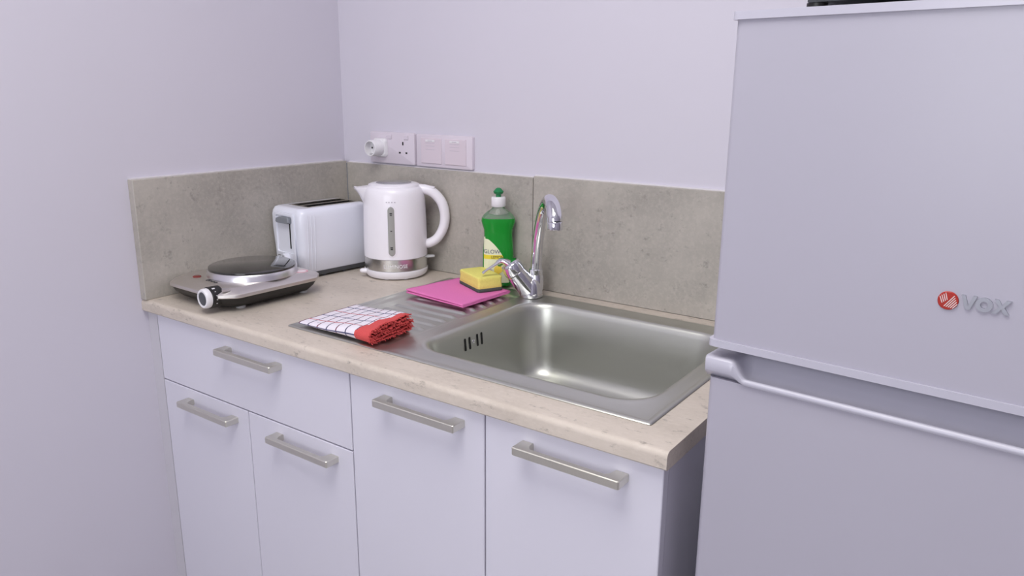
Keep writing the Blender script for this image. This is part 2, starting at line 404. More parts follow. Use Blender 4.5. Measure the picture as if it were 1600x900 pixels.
# ------------------------------------------------------------------ tap
TX, TY, TZ = .6560, -.0700, T + .0036
tp = thing('mixer_tap', 'chrome single-lever mixer tap with curved swan spout', 'tap', (TX, TY, TZ))
a = Vector((0, 0, 0)); hd = Vector((-.033, -.029, .068))       # lever barrel leans towards the drainer
bm = bmesh.new(); lathe(bm, [(.0265, 0), (.0270, .002), (.0265, .006), (.0255, .014), (.0235, .026), (.0195, .036), (.012, .042)], 32)
tube(bm, [(0, 0, .008), tuple(hd * .45 + Vector((0, 0, .004))), tuple(hd * .78)], [.0255, .0240, .0232], 28, 6)
tube(bm, [(.004, .006, .010), (.006, .010, .034), (.006, .010, .050)], [.020, .0175, .0150], 28, 6)
obj('body', bm, 'chrome', tp, 50)
bm = bmesh.new(); n = hd.normalized()
tube(bm, [tuple(hd * .79), tuple(hd * .84), tuple(hd * 1.0), tuple(hd * 1.12), tuple(hd * 1.17)], [.0226, .0236, .0236, .0200, .007], 28, 6)
lv = obj('lever_cap', bm, 'chrome', tp, 50)
bm = bmesh.new()
tube(bm, [tuple(hd * 1.05), (-.050, -.044, .082), (-.062, -.054, .072), (-.076, -.066, .060), (-.082, -.071, .0535)], [.013, .0075, .0038, .0034, .0042], 12, 6, flat=(1.5, .8))
obj('lever', bm, 'chrome', tp, 50)
bm = bmesh.new(); lathe(bm, [(.0150, .048), (.0152, .050), (.0152, .060), (.0135, .062)], 28, .006, .010); obj('spout_collar', bm, 'chrome', tp, 40)
d = Vector((.131, -.133)); q = []
for tt, z in ((0, .055), (.03, .088), (.11, .135), (.26, .182), (.46, .216), (.68, .232), (.86, .226), (.96, .208), (.985, .196)):
    q.append((.006 + d.x * tt, .010 + d.y * tt, z))
bm = bmesh.new(); tube(bm, q, [.0122, .0122, .0120, .0118, .0118, .0130, .0150, .0160, .0156], 24, 8, up=(1, 1, 0)); obj('spout', bm, 'chrome', tp, 60)
bm = bmesh.new(); e = q[-1]; lathe(bm, [(.0105, -.010), (.0150, -.010), (.0153, -.008), (.0153, .004), (.0140, .006)], 28, e[0] + .001, e[1] - .001)
bmesh.ops.translate(bm, verts=bm.verts, vec=(0, 0, e[2] - .003)); ae = obj('aerator', bm, 'chrome', tp, 40)

# ------------------------------------------------------------------ washing-up liquid
bt = thing('dish_soap_bottle', 'clear bottle of green lemon washing-up liquid with white cap', 'bottle', (.540, -.0370, T + .0050), math.radians(34))
SEC = [(.000, .030, .018), (.003, .034, .0215), (.012, .036, .023), (.040, .0365, .0235), (.075, .0360, .0235), (.100, .0345, .0225), (.120, .0330, .0220), (.133, .0335, .022), (.145, .0375, .0235), (.153, .0395, .0240), (.160, .0385, .0235), (.167, .0340, .0220), (.174, .0260, .0190), (.180, .0170, .0150), (.186, .0125, .0125), (.192, .0120, .0120)]
def bot(sec, s=1.0, seg=40):
    lp = []
    for z, a_, b_ in sec:
        e = .75 if z < .165 else 1.0
        lp.append([(s * a_ * math.copysign(abs(math.cos(2 * PI * i / seg)) ** e, math.cos(2 * PI * i / seg)), s * b_ * math.copysign(abs(math.sin(2 * PI * i / seg)) ** e, math.sin(2 * PI * i / seg)), z) for i in range(seg)])
    return lp
bm = bmesh.new(); loft(bm, bot([s for s in SEC if s[0] <= .160])); obj('liquid', bm, 'soap', bt, 60, 'bright green washing-up liquid')
bm = bmesh.new(); loft(bm, bot([s for s in SEC if s[0] >= .160]), False, True); obj('bottle_shoulder', bm, 'clear', bt, 60, 'clear plastic shoulder above the liquid')
bm = bmesh.new(); lathe(bm, [(.0150, .186), (.0165, .188), (.0165, .206), (.0150, .2085), (.006, .2085)], 32); obj('cap', bm, 'capwhite', bt, 40, 'white screw cap')
bm = bmesh.new(); lathe(bm, [(.0060, .2085), (.0060, .214), (.0105, .216), (.0120, .221), (.0095, .2235), (.0060, .2275), (.003, .2290)], 24); obj('nozzle', bm, 'capgreen', bt, 50, 'dark green push-pull nozzle')
# label: curved sheet that follows the front of the bottle
def front_y(x, z):
    for (z0, a0, b0), (z1, a1, b1) in zip(SEC, SEC[1:]):
        if z0 <= z <= z1:
            t_ = (z - z0) / (z1 - z0); A_ = a0 + (a1 - a0) * t_; B_ = b0 + (b1 - b0) * t_
            c = min(1, abs(x) / A_) ** (1 / .75); return -B_ * max(0, 1 - c * c) ** (.75 / 2)
    return 0
def wrap(bm, off):
    for v in bm.verts: v.co.y = front_y(v.co.x, v.co.z) - off
    return bm
def lab_right(z):
    t_ = max(0, min(1, (z - .010) / .108)); return -.034 + .060 * (1 - t_ ** 2.2) ** .75
def sheet(z0, z1, off, xl=-.0330, xr=lab_right, nx=14, nz=20):
    bm = bmesh.new(); g = []
    for j in range(nz + 1):
        z = z0 + (z1 - z0) * j / nz; r_ = xr(z)
        g.append([bm.verts.new((xl + (r_ - xl) * i / nx, 0, z)) for i in range(nx + 1)])
    for j in range(nz):
        for i in range(nx): bm.faces.new((g[j][i], g[j][i + 1], g[j + 1][i + 1], g[j + 1][i]))
    return wrap(bm, off)
lb = obj('label', sheet(.010, .1165, .0004), 'label', bt, 60, 'pale yellow paper label reading GLOW lemon')
obj('label_band', sheet(.066, .076, .0007, nz=4), 'labelyellow', lb, 60)
def print_on(s, size, x, z, mat, off=.0010):
    t_ = text_bm(s, size, 0.0); bm = bmesh.new(); add(bm, t_, TR(x, 0, z) @ UPRIGHT); wrap(bm, off); obj('lettering', bm, mat, lb, 0)
print_on('GLOW', .0128, -.0140, .0835, 'navy'); print_on('LEMON', .0088, -.0010, .0710, 'ink', .0012)
def disc_on(x, z, rx, rz, mat, name, off):
    bm = bmesh.new(); bm.faces.new([bm.verts.new((x + rx * math.cos(k * PI / 10), 0, z + rz * math.sin(k * PI / 10))) for k in range(20)]); wrap(bm, off); obj(name, bm, mat, lb, 0)
disc_on(.001, .042, .0100, .0095, 'lemon', 'lemon_print', .0011); disc_on(-.003, .034, .0070, .0060, 'lemon', 'lemon_print', .0013)
disc_on(.004, .052, .0045, .0026, 'leaf', 'leaf_print', .0015); disc_on(.0085, .0545, .0035, .002, 'leaf', 'leaf_print', .0015)
disc_on(-.019, .037, .0055, .0090, 'paleblue', 'text_print', .0011); disc_on(.000, .021, .0090, .0020, 'leaf', 'text_print', .0011)

# ------------------------------------------------------------------ folded fabrics (sheet folded over itself)
def folded(corners, layers, gap, thick, z0, rise, n=26, uvscale=(1, 1), red_from=None, m=16, wob=.0006, bulge=1.0, wrap_front=False):
    """serpentine sheet: v runs front->back in each layer, u along the length. rise(u, v, layer fraction) lifts it"""
    c00, c10, c11, c01 = [Vector(c) for c in corners]   # front-left, front-right, back-right, back-left
    bm = bmesh.new(); uvl = bm.loops.layers.uv.new('UVMap')
    path = []                                            # (v, z) along the folded section, top layer first
    if wrap_front:                                       # outer sheet wraps the front edge, the rest lies folded inside
        H_ = (layers - 1) * gap; nl = layers - 2
        for i in range(m + 1): path.append((1 - .86 * i / m, H_ * (1 - .10 * (i / m) ** 3), 0))
        for a_ in range(15, 180, 15): path.append((.14 - .12 * math.sin(math.radians(a_)), H_ * (.45 + .45 * math.cos(math.radians(a_))), .5))
        for i in range(m + 1): path.append((.14 + .85 * i / m, 0, 1))
        for k in range(nl):
            z_ = H_ * (k + 1) / (nl + 1.0); zp = H_ * k / (nl + 1.0); back = k % 2 == 0
            for a_ in (45, 90, 135): path.append(((.99 if back else .12) + (1 if back else -1) * .03 * math.sin(math.radians(a_)), zp + (z_ - zp) * (1 - math.cos(math.radians(a_))) / 2, 1.5 + k))
            for i in range(m + 1): path.append((.99 - .87 * i / m if back else .12 + .85 * i / m, z_, 2 + k))
    for k in range(0 if wrap_front else layers):
        z = (layers - 1 - k) * gap
        vs = [i / m for i in range(m + 1)]
        if k % 2 == 0: vs = vs[::-1]
        for v in vs: path.append((.03 + .94 * v, z, k))
        if k < layers - 1:
            s = -1 if k % 2 == 0 else 1
            for a_ in (30, 60, 90, 120, 150): path.append(((.03 if s < 0 else .97) + s * bulge * .028 * math.sin(math.radians(a_)), z - gap * (1 - math.cos(math.radians(a_))) / 2, k + .5))
    width = (c01 - c00).length; length = (c10 - c00).length
    arc = [0]
    for p, p2 in zip(path, path[1:]): arc.append(arc[-1] + math.hypot((p2[0] - p[0]) * width, p2[1] - p[1]))
    rows = []
    for i in range(n + 1):
        u = i / n; row = []
        for k, (v, z, ly) in enumerate(path):
            b0 = c00.lerp(c10, u); b1 = c01.lerp(c11, u); p = b0 + (b1 - b0) * v
            zz = z0 + z * rise(u, v) + wob * math.sin(9 * u + 14 * v + 2.3 * ly) * (min(1, z / gap) * (.25 + u if wrap_front else 1))
            row.append(bm.verts.new((p.x, p.y, zz)))
        rows.append(row)
    for i in range(n):
        for k in range(len(path) - 1):
            f = bm.faces.new((rows[i][k], rows[i + 1][k], rows[i + 1][k + 1], rows[i][k + 1]))
            for lp, (ii, kk) in zip(f.loops, ((i, k), (i + 1, k), (i + 1, k + 1), (i, k + 1))): lp[uvl].uv = (ii / n * length, arc[kk])
            if red_from is not None and (i + .5) / n > red_from + .10 * path[k][0]: f.material_index = 1
    ends = [tuple(vv.co) for vv in rows[-1]]
    return bm, ends
def thicken(o, th):
    md = o.modifiers.new('solid', 'SOLIDIFY'); md.thickness = th; md.offset = 0
tw = thing('dish_towel', 'folded white checked tea towel with a red fringed end', 'towel', (.505, -.44, T + .006))
bm, ends = folded(((.424, -.534, 0), (.626, -.541, 0), (.618, -.424, 0), (.424, -.382, 0)), 6, .0058, .003, T + .0085, lambda u, v: (.15 + .85 * u ** 1.1), 44, red_from=.80, m=14, wob=.0011, wrap_front=True)
o = obj('cloth', bm, ['towel', 'red'], tw, 80, root=tw); thicken(o, .0022)
bm = bmesh.new()
for k in range(len(ends)):
    p = Vector(ends[k])
    for s in range(4):
        a_ = Vector((random.uniform(.002, .006), random.uniform(-.004, .003), random.uniform(-.0022, .0018))); b_ = p + Vector((-.001, random.uniform(-.005, .005), random.uniform(-.0012, .0012)))
        t = bmesh.new(); tube(t, [tuple(b_), tuple(b_ + a_ * .5 + Vector((0, 0, .0006))), tuple(b_ + a_)], [.0008, .0008, .0004], 4, 1, smooth=False); add(bm, t)
o = obj('fringe', bm, 'red', tw, 0, 'short red fringe', root=tw); o['kind'] = 'stuff'
pc = thing('cleaning_cloth', 'folded bright pink cleaning cloth lying on the drainer', 'cloth', (.50, -.13, T + .006))
bm, _ = folded(((.428, -.236, 0), (.605, -.254, 0), (.614, -.088, 0), (.447, -.066, 0)), 4, .0018, .0014, T + .0082, lambda u, v: 1 + .6 * (1 - u) * (1 - v), 20, wob=.0003, bulge=.4)
o = obj('cloth', bm, 'pink', pc, 80, root=pc); thicken(o, .0015)

# ------------------------------------------------------------------ sponge
sp = thing('kitchen_sponge', 'yellow sponge with dark green scouring side on the pink cloth', 'sponge', (.5430, -.1090, T + .0152), math.radians(-26))
bm = bmesh.new(); loft(bm, [rrect(-.051 + i, .051 - i, -.031 + i, .031 - i, .005, z, 4) for i, z in ((.001, 0), (0, .001), (0, .007), (.0005, .0078))]); obj('scourer', bm, 'scour', sp, 50, 'dark grey-green scouring pad')
bm = bmesh.new(); loft(bm, [rrect(-.051 + i, .051 - i, -.031 + i, .031 - i, .006, z, 4) for i, z in ((.0005, .0079), (0, .009), (.0012, .018), (.0012, .024), (.0004, .031), (.0015, .0335), (.004, .0345))]); obj('foam', bm, 'sponge', sp, 50, 'yellow foam')

# ------------------------------------------------------------------ electric kettle (local x = handle side)
kt = thing('electric_kettle', 'white electric kettle with steel band and grey water gauge', 'kettle', (.2600, -.0885, T + .0003), -YAW)
bm = bmesh.new(); lathe(bm, [(.060, .003), (.072, .003), (.0765, .008), (.0785, .015), (.0785, .020), (.0765, .0215)], 56); obj('power_base', bm, 'kettle', kt, 45)
for a_ in (200, 255, 300, 20, 90, 145):
    bm = bmesh.new(); lathe(bm, [(.006, 0), (.006, .0035)], 12, .060 * math.cos(math.radians(a_)), .060 * math.sin(math.radians(a_))); obj('foot', bm, 'kettle', kt, 40)
bm = bmesh.new(); tube(bm, [(-.060, -.034, .016), (-.078, -.034, .016), (-.084, -.034, .015)], [.006, .006, .004], 10, 3); obj('cord_outlet', bm, 'kettle', kt, 40)
bm = bmesh.new(); lathe(bm, [(.0760, .022), (.0775, .0225), (.0775, .0505), (.0765, .051)], 64); bd = obj('steel_band', bm, 'bandsteel', kt, 40, 'brushed steel band with faint lettering')
t = text_bm('LUMINOSE', .0125, .0002); bm = bmesh.new(); add(bm, t, TR(.010, 0, .0350) @ UPRIGHT)
for v in bm.verts:
    dd = v.co.y; an = v.co.x / .0776 - PI / 2; r_ = .0779 - dd; v.co.x = r_ * math.cos(an); v.co.y = r_ * math.sin(an)
obj('lettering', bm, 'capwhite', bd, 0)
bm = bmesh.new(); R0 = .0778
lathe(bm, [(.0765, .0512), (R0, .052), (R0, .10), (.0768, .15), (.0752, .185), (.0735, .205), (.0705, .2165), (.0665, .2215), (.060, .2235)], 64); obj('body', bm, 'kettle', kt, 45)
bm = bmesh.new(); lathe(bm, [(.0630, .2228), (.0620, .2265), (.0560, .2290), (.0480, .2300)], 48, cap1=True); ld = obj('lid', bm, 'kettle', kt, 45)
bm = bmesh.new(); loft(bm, [[(.043 * s * math.cos(2 * PI * i / 40), .043 * s * math.sin(2 * PI * i / 40), z) for i in range(40)] for s, z in ((1, .2299), (1, .2312), (.93, .2318))]); obj('lid_window', bm, 'lidglass', ld, 40, 'smoky grey see-through window in the lid')
# spout: beak on the left
bm = bmesh.new(); lp = []
for x, hw, zt, zb in ((-.060, .034, .2205, .165), (-.074, .026, .2195, .178), (-.084, .018, .2185, .196), (-.092, .012, .2180, .207), (-.0985, .006, .2172, .2135)):
    lp.append([(x, -hw * .9, zt), (x, -hw * 0.95, (zt + zb) / 2 + .004), (x, -hw * .5, zb + .003), (x, 0, zb), (x, hw * .5, zb + .003), (x, hw * .95, (zt + zb) / 2 + .004), (x, hw * .9, zt), (x, 0, zt + .001)])
loft(bm, lp); obj('spout', bm, 'kettle', kt, 60)
bm = bmesh.new()
tube(bm, [(.052, 0, .2130), (.076, 0, .2135), (.098, 0, .2040), (.1165, 0, .181), (.1235, 0, .150), (.1195, 0, .120), (.1050, 0, .094), (.086, 0, .081), (.070, 0, .0790)], [.0125, .0128, .0130, .0130, .0128, .0125, .0122, .0122, .0122], 20, 8, flat=(.95, 1.0), up=(0, 1, 0)); obj('handle', bm, 'kettle', kt, 60)
bm = bmesh.new(); box(bm, .050, .101, -.009, .009, 0, .0045, bev=.0015)
bmesh.ops.transform(bm, matrix=TR(0, 0, .2255) @ Matrix.Rotation(math.radians(9), 4, 'Y') @ TR(0, 0, 0), verts=bm.verts); bmesh.ops.translate(bm, verts=bm.verts, vec=(0, 0, .0062)); obj('lid_button', bm, 'kettle', kt, 40)
# gauge on the side facing the room
bm = bmesh.new(); lp = rrect(-.0065, .0065, .063, .180, .0064, 0, 8)
def kcyl(x, z, off):
    r_ = R0 if z < .1 else R0 - (z - .1) * .022 ; an = (x + .0025) / R0 - PI / 2; return ((r_ + off) * math.cos(an), (r_ + off) * math.sin(an), z)
def gauge_strip(hw, z0, z1, off):
    bm = bmesh.new(); rows = []
    for j in range(25):
        z = z0 + (z1 - z0) * (j / 8 * .2 * (j / 8) if j <= 8 else (1 - (24 - j) / 8 * .2 * ((24 - j) / 8) if j >= 16 else .2 + .6 * (j - 8) / 8)); e = min(z - z0, z1 - z); k = hw if e > hw else math.sqrt(max(0, hw * hw - (hw - e) ** 2)); k = max(k, .0004)
        rows.append([kcyl(-k + 2 * k * i / 6, z, off * (1 - (abs(i - 3) / 3) ** 4)) for i in range(7)])
    loft(bm, rows, False, False, closed=False); return bm
obj('gauge_frame', gauge_strip(.0125, .058, .185, .0012), 'kettle', kt, 60)
gg = obj('water_gauge', gauge_strip(.0098, .062, .181, .0024), 'gauge', kt, 60, 'grey translucent water gauge')
for z, wd, hh in ((.165, .0030, .0018), (.161, .0026, .0012), (.123, .0020, .0012), (.083, .0030, .0016), (.079, .0028, .0018)):
    bm = bmesh.new(); rows = [[kcyl(x, zz, .0026) for x in (-wd, 0, wd)] for zz in (z - hh, z + hh)]; loft(bm, rows, False, False, closed=False); obj('level_mark', bm, 'ink', gg, 0)
for x in (-.010, -.004, .003, .010):
    bm = bmesh.new(); rows = [[kcyl(x + s, zz, .0004) for s in (-.0018, .0018)] for zz in (.190, .1925)]; loft(bm, rows, False, False, closed=False); obj('printed_mark', bm, 'paleink', kt, 0)
bm = bmesh.new(); tube(bm, [(.074, .0, .046), (.090, 0, .047), (.0965, 0, .047)], [.006, .0052, .004], 12, 3, flat=(1.6, .7)); obj('power_switch', bm, 'lightgrey', kt, 40, 'light grey switch lever under the handle')

# ------------------------------------------------------------------ toaster (local -y = lever end, +x = long side seen)
to = thing('toaster', 'white two-slot toaster with grey lever beside the kettle', 'toaster', (.0800, -.1680, T), math.radians(-5.5))
W2, L2, TZ1 = .0660, .1050, .1720
bm = bmesh.new()
lp = [rrect(-W2 + i, W2 - i, -L2 + i, L2 - i, r, z, 6) for i, r, z in ((.008, .014, .016), (.006, .015, .020), (.003, .017, .06), (.0, .018, .12), (.0, .018, .152), (.0018, .018, .162), (.006, .016, .1690), (.013, .012, TZ1), (.020, .010, TZ1))]
lp.append(rrect(-.041, .041, -.066, .090, .006, TZ1, 6)); lp.append(rrect(-.041, .041, -.066, .090, .006, TZ1 - .004, 6))
loft(bm, lp, True, False); bo = obj('body', bm, 'toaster', to, 45)
bm = bmesh.new()
for x0, x1 in ((-.0350, -.0035), (.0035, .0350)):
    loft(bm, [rrect(x0, x1, -.060, .084, .003, z, 4) for z in (TZ1 - .001, TZ1 - .075)], False, True)
obj('slot_liner', bm, 'dark', to, 0, 'dark inside of the bread slots')
bm = bmesh.new()
for a_ in ((-.0408, -.0350, -.0655, .0895), (.0350, .0408, -.0655, .0895), (-.0035, .0035, -.060, .084), (-.0350, .0350, -.0655, -.060), (-.0350, .0350, .084, .0895)): box(bm, a_[0], a_[1], a_[2], a_[3], TZ1 - .0035, TZ1 + .0004)
obj('slot_frame', bm, 'slotmetal', to, 0, 'grey metal frame around the slots')
for z in (TZ1 - .012,):
    for x in (-.030, -.0085, .0085, .030):
        bm = bmesh.new(); tube(bm, [(x, -.058, z), (x, .082, z)], .0012, 6, smooth=False); obj('bread_guide', bm, 'slotmetal', to, 0)
bm = bmesh.new(); loft(bm, [rrect(-W2 + i, W2 - i, -L2 + i, L2 - i, .014, z, 6) for i, z in ((.012, .004), (.009, .006), (.0075, .0158))]); obj('base', bm, 'toaster_base', to, 40, 'dark grey base')
for x in (-.042, .042):
    for y in (-.085, -.03, .03, .085):
        bm = bmesh.new(); lathe(bm, [(.006, 0), (.006, .0045)], 12, x, y); obj('foot', bm, 'greyplastic', to, 40)
ye = -L2
bm = bmesh.new(); t = bmesh.new()
loft(t, [rrect(-.041, .041, .028, .160, .008, 0, 6), rrect(-.041, .041, .028, .160, .008, .0030, 6), rrect(-.0395, .0395, .0295, .1585, .007, .0036, 6), rrect(-.0345, .0345, .062, .1530, .006, .0036, 6), rrect(-.0335, .0335, .063, .1520, .006, .0004, 6)], True, True)
add(bm, t, TR(0, ye + .0005, 0) @ UPRIGHT); cp = obj('control_panel', bm, 'toaster', to, 45)
obj('lever_slit', B(.0190, .0225, ye - .0012, ye + .001, .074, .145), 'dark', cp, 0)
bm = bmesh.new(); t = bmesh.new(); pl = [(-.026, .138), (-.024, .146), (-.008, .151), (.027, .151), (.029, .147), (.029, .138), (.024, .1355), (-.022, .1355)]
loft(t, [[(x, z, 0) for x, z in pl], [(x, z, .007) for x, z in pl], [(x * .92, z * .98 + .003, .009) for x, z in pl]]); add(bm, t, TR(0, ye - .0015, 0) @ UPRIGHT); obj('lever', bm, 'greyplastic', to, 40, 'grey carriage lever')
bm = bmesh.new(); t = bmesh.new(); lathe(t, [(.0170, 0), (.0170, .003), (.0150, .009), (.0140, .0105)], 32); add(bm, t, TR(.004, ye - .0030, .045) @ UPRIGHT); kn = obj('browning_dial', bm, 'toaster', to, 40)
obj('dial_pointer', B(.003, .005, ye - .0142, ye - .0134, .046, .057), 'ink', kn, 0)
for z in (.052, .040):
    obj('printed_mark', B(-.033, -.020, ye - .0034, ye - .0030, z, z + .0016), 'ink', cp, 0)
for k in range(3):
    bm = bmesh.new(); y = -.085 + .010 * k; tube(bm, [(W2 - .0060, y, .022), (W2 - .0030, y, .06), (W2 - .0003, y, .12), (W2 - .0003, y, .150), (W2 - .003, y, .161)], .0012, 8, 3); obj('rib', bm, 'toaster', to, 50)

# ------------------------------------------------------------------ hotplate (local -y = knob side)
hp = thing('electric_hotplate', 'silver single electric hotplate with black glass disc and front knob', 'hotplate', (.1330, -.4370, T), math.radians(-2.0))
def octa(i, z, ch=.031, wx=.1210, wy=.1320):
    wx -= i; wy -= i; c = ch - i * .45
    raw = [(wx, -wy + c), (wx, wy - c), (wx - c, wy), (-wx + c, wy), (-wx, wy - c), (-wx, -wy + c), (-wx + c, -wy), (wx - c, -wy)]
    out = []
    for k in range(8):                      # small rounding of every corner
        p = Vector(raw[k]); a_ = (Vector(raw[k - 1]) - p); b_ = (Vector(raw[(k + 1) % 8]) - p)
        a_ = p + a_.normalized() * .008; b_ = p + b_.normalized() * .008
        for s in (0, .33, .67, 1):
            pp = a_.lerp(p, s).lerp(p.lerp(b_, s), s); out.append((pp.x, pp.y, z))
    return out
bm = bmesh.new(); loft(bm, [octa(i, z) for i, z in ((.028, .007), (.022, .009), (.009, .022), (.003, .033), (.003, .035))]); obj('base', bm, 'black', hp, 40, 'black plastic underside')
bm = bmesh.new(); loft(bm, [octa(i, z) for i, z in ((.001, .0325), (0, .034), (.0005, .0395), (.003, .042), (.012, .0455), (.020, .0498), (.022, .0505))]); obj('housing', bm, 'hotsilver', hp, 35, 'silver metal housing')
dc = (.0080, .0130)
bm = bmesh.new(); lathe(bm, [(.0985, .0500), (.0985, .0525), (.0965, .0570), (.0960, .0635), (.0945, .0650)], 64, *dc); obj('ring', bm, 'hotring', hp, 45, 'bright silver ring')
bm = bmesh.new(); lathe(bm, [(.0930, .0645), (.0938, .0665), (.0932, .0687), (.0915, .0695)], 64, *dc); obj('cooking_disc', bm, 'hotglass', hp, 40, 'glossy black glass disc')
for x in (-.080, .080):
    for y in (-.070, .092):
        bm = bmesh.new(); lathe(bm, [(.009, 0), (.010, .001), (.010, .0095)], 16, x, y); obj('foot', bm, 'lightgrey', hp, 40)
kx, kz = .0700, .0335; FR = UPRIGHT
def knob_part(prof_, mat, name, par, lab=None, seg=40):
    bm = bmesh.new(); t = bmesh.new(); lathe(t, prof_, seg); add(bm, t, TR(kx, -.1250, kz) @ FR); return obj(name, bm, mat, par, 40, lab)
kb = knob_part([(.0215, -.012), (.0222, .000), (.0222, .012), (.0205, .0135)], 'black', 'knob', hp, 'black control knob with white ring')
knob_part([(.0150, .0130), (.0205, .0136), (.0208, .018), (.0200, .0235), (.0180, .0255), (.0145, .0255), (.0140, .0235)], 'capwhite', 'knob_ring', kb)
knob_part([(.0145, .0200), (.0145, .0240), (.0130, .0245)], 'toaster_base', 'knob_face', kb)
for k, a_ in enumerate((62, 40, 18, -4, -26)):
    bm = bmesh.new(); ca, sa = math.cos(math.radians(a_)), math.sin(math.radians(a_)); h_ = .0028 if k == 0 else .0010
    t = bmesh.new(); box(t, -h_ * .6, h_ * .6, -.0012 if k else -.003, .0012 if k else .003, -.0004, .0004)
    mt = TR(kx + .0224 * ca, -.1300, kz + .0224 * sa) @ Matrix.Rotation(-math.radians(a_) + PI / 2, 4, 'Y'); add(bm, t, mt); obj('dial_mark', bm, 'capwhite', kb, 0)
bm = bmesh.new(); prism(bm, [(kx + .012, -.112), (kx + .030, -.103), (kx + .027, -.1215)], .0460, .0510); obj('pointer', bm, 'hotring', hp, 0, 'raised silver pointer beside the knob')
bm = bmesh.new(); lathe(bm, [(.0090, .0500), (.0090, .0520), (.0070, .0530)], 24, -.050, -.088); obj('indicator_lamp', bm, 'lamp_red', hp, 40, 'dark red indicator lamp')
bm = bmesh.new()
tube(bm, [(-.002, -.096, .0512), (-.002, -.083, .0512), (.002, -.082, .0512)], .0012, 6, 3); tube(bm, [(.004, -.094, .0512), (.010, -.090, .0512), (.015, -.094, .0512), (.021, -.090, .0512), (.026, -.094, .0512), (.033, -.091, .0512)], .0013, 6, 4)
obj('printed_logo', bm, 'ink', hp, 0, 'small dark printed maker mark')
def oval(cx, cy, rx, ry, z0, z1): return prism(bmesh.new(), [(cx + rx * math.cos(k * PI / 14), cy + ry * math.sin(k * PI / 14)) for k in range(28)], z0, z1)
sk = obj('warning_sticker', oval(.082, .088, .0150, .0150, .0490, .0510), 'sticker', hp, 0, 'round pink and white sticker'); obj('sticker_centre', oval(.082, .088, .0125, .0100, .0508, .0513), 'stickerwhite', sk, 0)

# ------------------------------------------------------------------ sockets and switches on the back wall
ZS0, ZS1 = T + .2640, T + .3440
def plate(t, w_, depth): 
    bm = bmesh.new(); h_ = ZS1 - ZS0
    t2 = bmesh.new(); loft(t2, [rrect(0, w_, 0, h_, .004, z, 4) for z in (0, depth - .004)] + [rrect(.0008, w_ - .0008, .0008, h_ - .0008, .0035, depth - .001, 4), rrect(.003, w_ - .003, .003, h_ - .003, .003, depth, 4)])
    add(bm, t2, UPRIGHT); return bm
so = thing('double_socket', 'white double wall socket with a round adapter in its left outlet', 'socket', (.0920, WY, ZS0))
DP = .012
obj('plate', plate(so, .157, DP), 'socket', so, 40)
def hole(par, x, z, w_, h_): obj('socket_hole', B(x - w_ / 2, x + w_ / 2, -DP - .0004, -DP + .002, z - h_ / 2, z + h_ / 2), 'dark', par, 0)
for xo in (.118,):
    hole(so, xo, .053, .0040, .0085); hole(so, xo - .0115, .0295, .0062, .0042); hole(so, xo + .0115, .0295, .0062, .0042)
for x in (.072, .130):
    obj('rocker_switch', B(x - .0075, x + .0075, -DP - .0022, -DP + .001, .0630, .0740, bev=.001, seg=1), 'socket', so, 30)
for x in (.064, .079): obj('printed_mark', B(x - .002, x + .002, -DP - .0025, -DP - .0021, .0680, .0690), 'paleink', so, 0)
ad = thing('travel_adapter', 'round white plug adapter pushed into the double socket', 'adapter', (.1340, WY - DP - .0004, ZS0 + .0400))
bm = bmesh.new(); t = bmesh.new(); loft(t, [rrect(-.023, .023, -.024, .024, .010, z, 6) for z in (0, .006)] + [rrect(-.021, .021, -.022, .022, .012, .010, 6)]); add(bm, t, UPRIGHT); obj('back_plate', bm, 'capwhite', ad, 40)
bm = bmesh.new(); t = bmesh.new(); lathe(t, [(.0205, .009), (.0205, .040), (.0195, .042), (.0172, .042), (.0168, .024)], 40); add(bm, t, UPRIGHT); rn = obj('socket_ring', bm, 'capwhite', ad, 40)
for x in (-.0092, .0092):
    bm = bmesh.new(); t = bmesh.new(); lathe(t, [(.0026, .0235), (.0026, .0245)], 12); add(bm, t, TR(x, 0, 0) @ UPRIGHT); obj('pin_hole', bm, 'dark', rn, 0)
for z in (-.0150, .0150): obj('earth_clip', B(-.003, .003, -.040, -.026, z - .0015, z + .0015), 'lightgrey', rn, 0)
sw = thing('switch_plate', 'pinkish white wall plate with two module switches beside the socket', 'switch', (.2530, WY, ZS0 - .0008))
obj('plate', plate(sw, .180, .010), 'socket', sw, 40)
for x0 in (.018, .096):
    md = obj('module', B(x0, x0 + .066, -.0125, -.009, .009, .0715, bev=.0012, seg=1), 'switch', sw, 30)
    obj('label_window', B(x0 + .016, x0 + .046, -.0134, -.0122, .0620, .0672, bev=.0004, seg=1), 'capwhite', md, 0)
    obj('printed_mark', B(x0 + .024, x0 + .038, -.0137, -.0133, .0640, .0655), 'paleink', md, 0)
    for z in (.0585, .0515, .0430): obj('groove', B(x0 + .016, x0 + .046, -.0128, -.0120, z, z + .0010), 'paleink', md, 0)

# ------------------------------------------------------------------ fridge-freezer, turned four degrees towards the room
FZ = T
fg = thing('fridge_freezer', 'tall white fridge-freezer with red round badge on the upper door', 'fridge', (1.2635, -.580, 0), math.radians(-4))
FW = .560
def slabdoor(x0, x1, z0, z1, d=.055, r=.009):
    bm = bmesh.new(); P = []
    for cx, cy, a0 in ((x0 + r, r, 180), (x1 - r, r, 270)):
        for k in range(7):
            a_ = math.radians(a0 + 15 * k); P.append((cx + r * math.cos(a_), cy + r * math.sin(a_)))
    P += [(x1, d), (x0, d)]
    loft(bm, [[(x, y, z) for x, y in P] for z in (z0, z1)]); return bm
bm = bmesh.new(); box(bm, .006, FW - .006, .066, .525, .03, FZ + .5330, bev=.004); obj('cabinet_body', bm, 'fridge', fg, 30)
obj('door_gasket', B(.014, FW - .014, .0555, .0655, .06, FZ + .526), 'gasket', fg, 0)
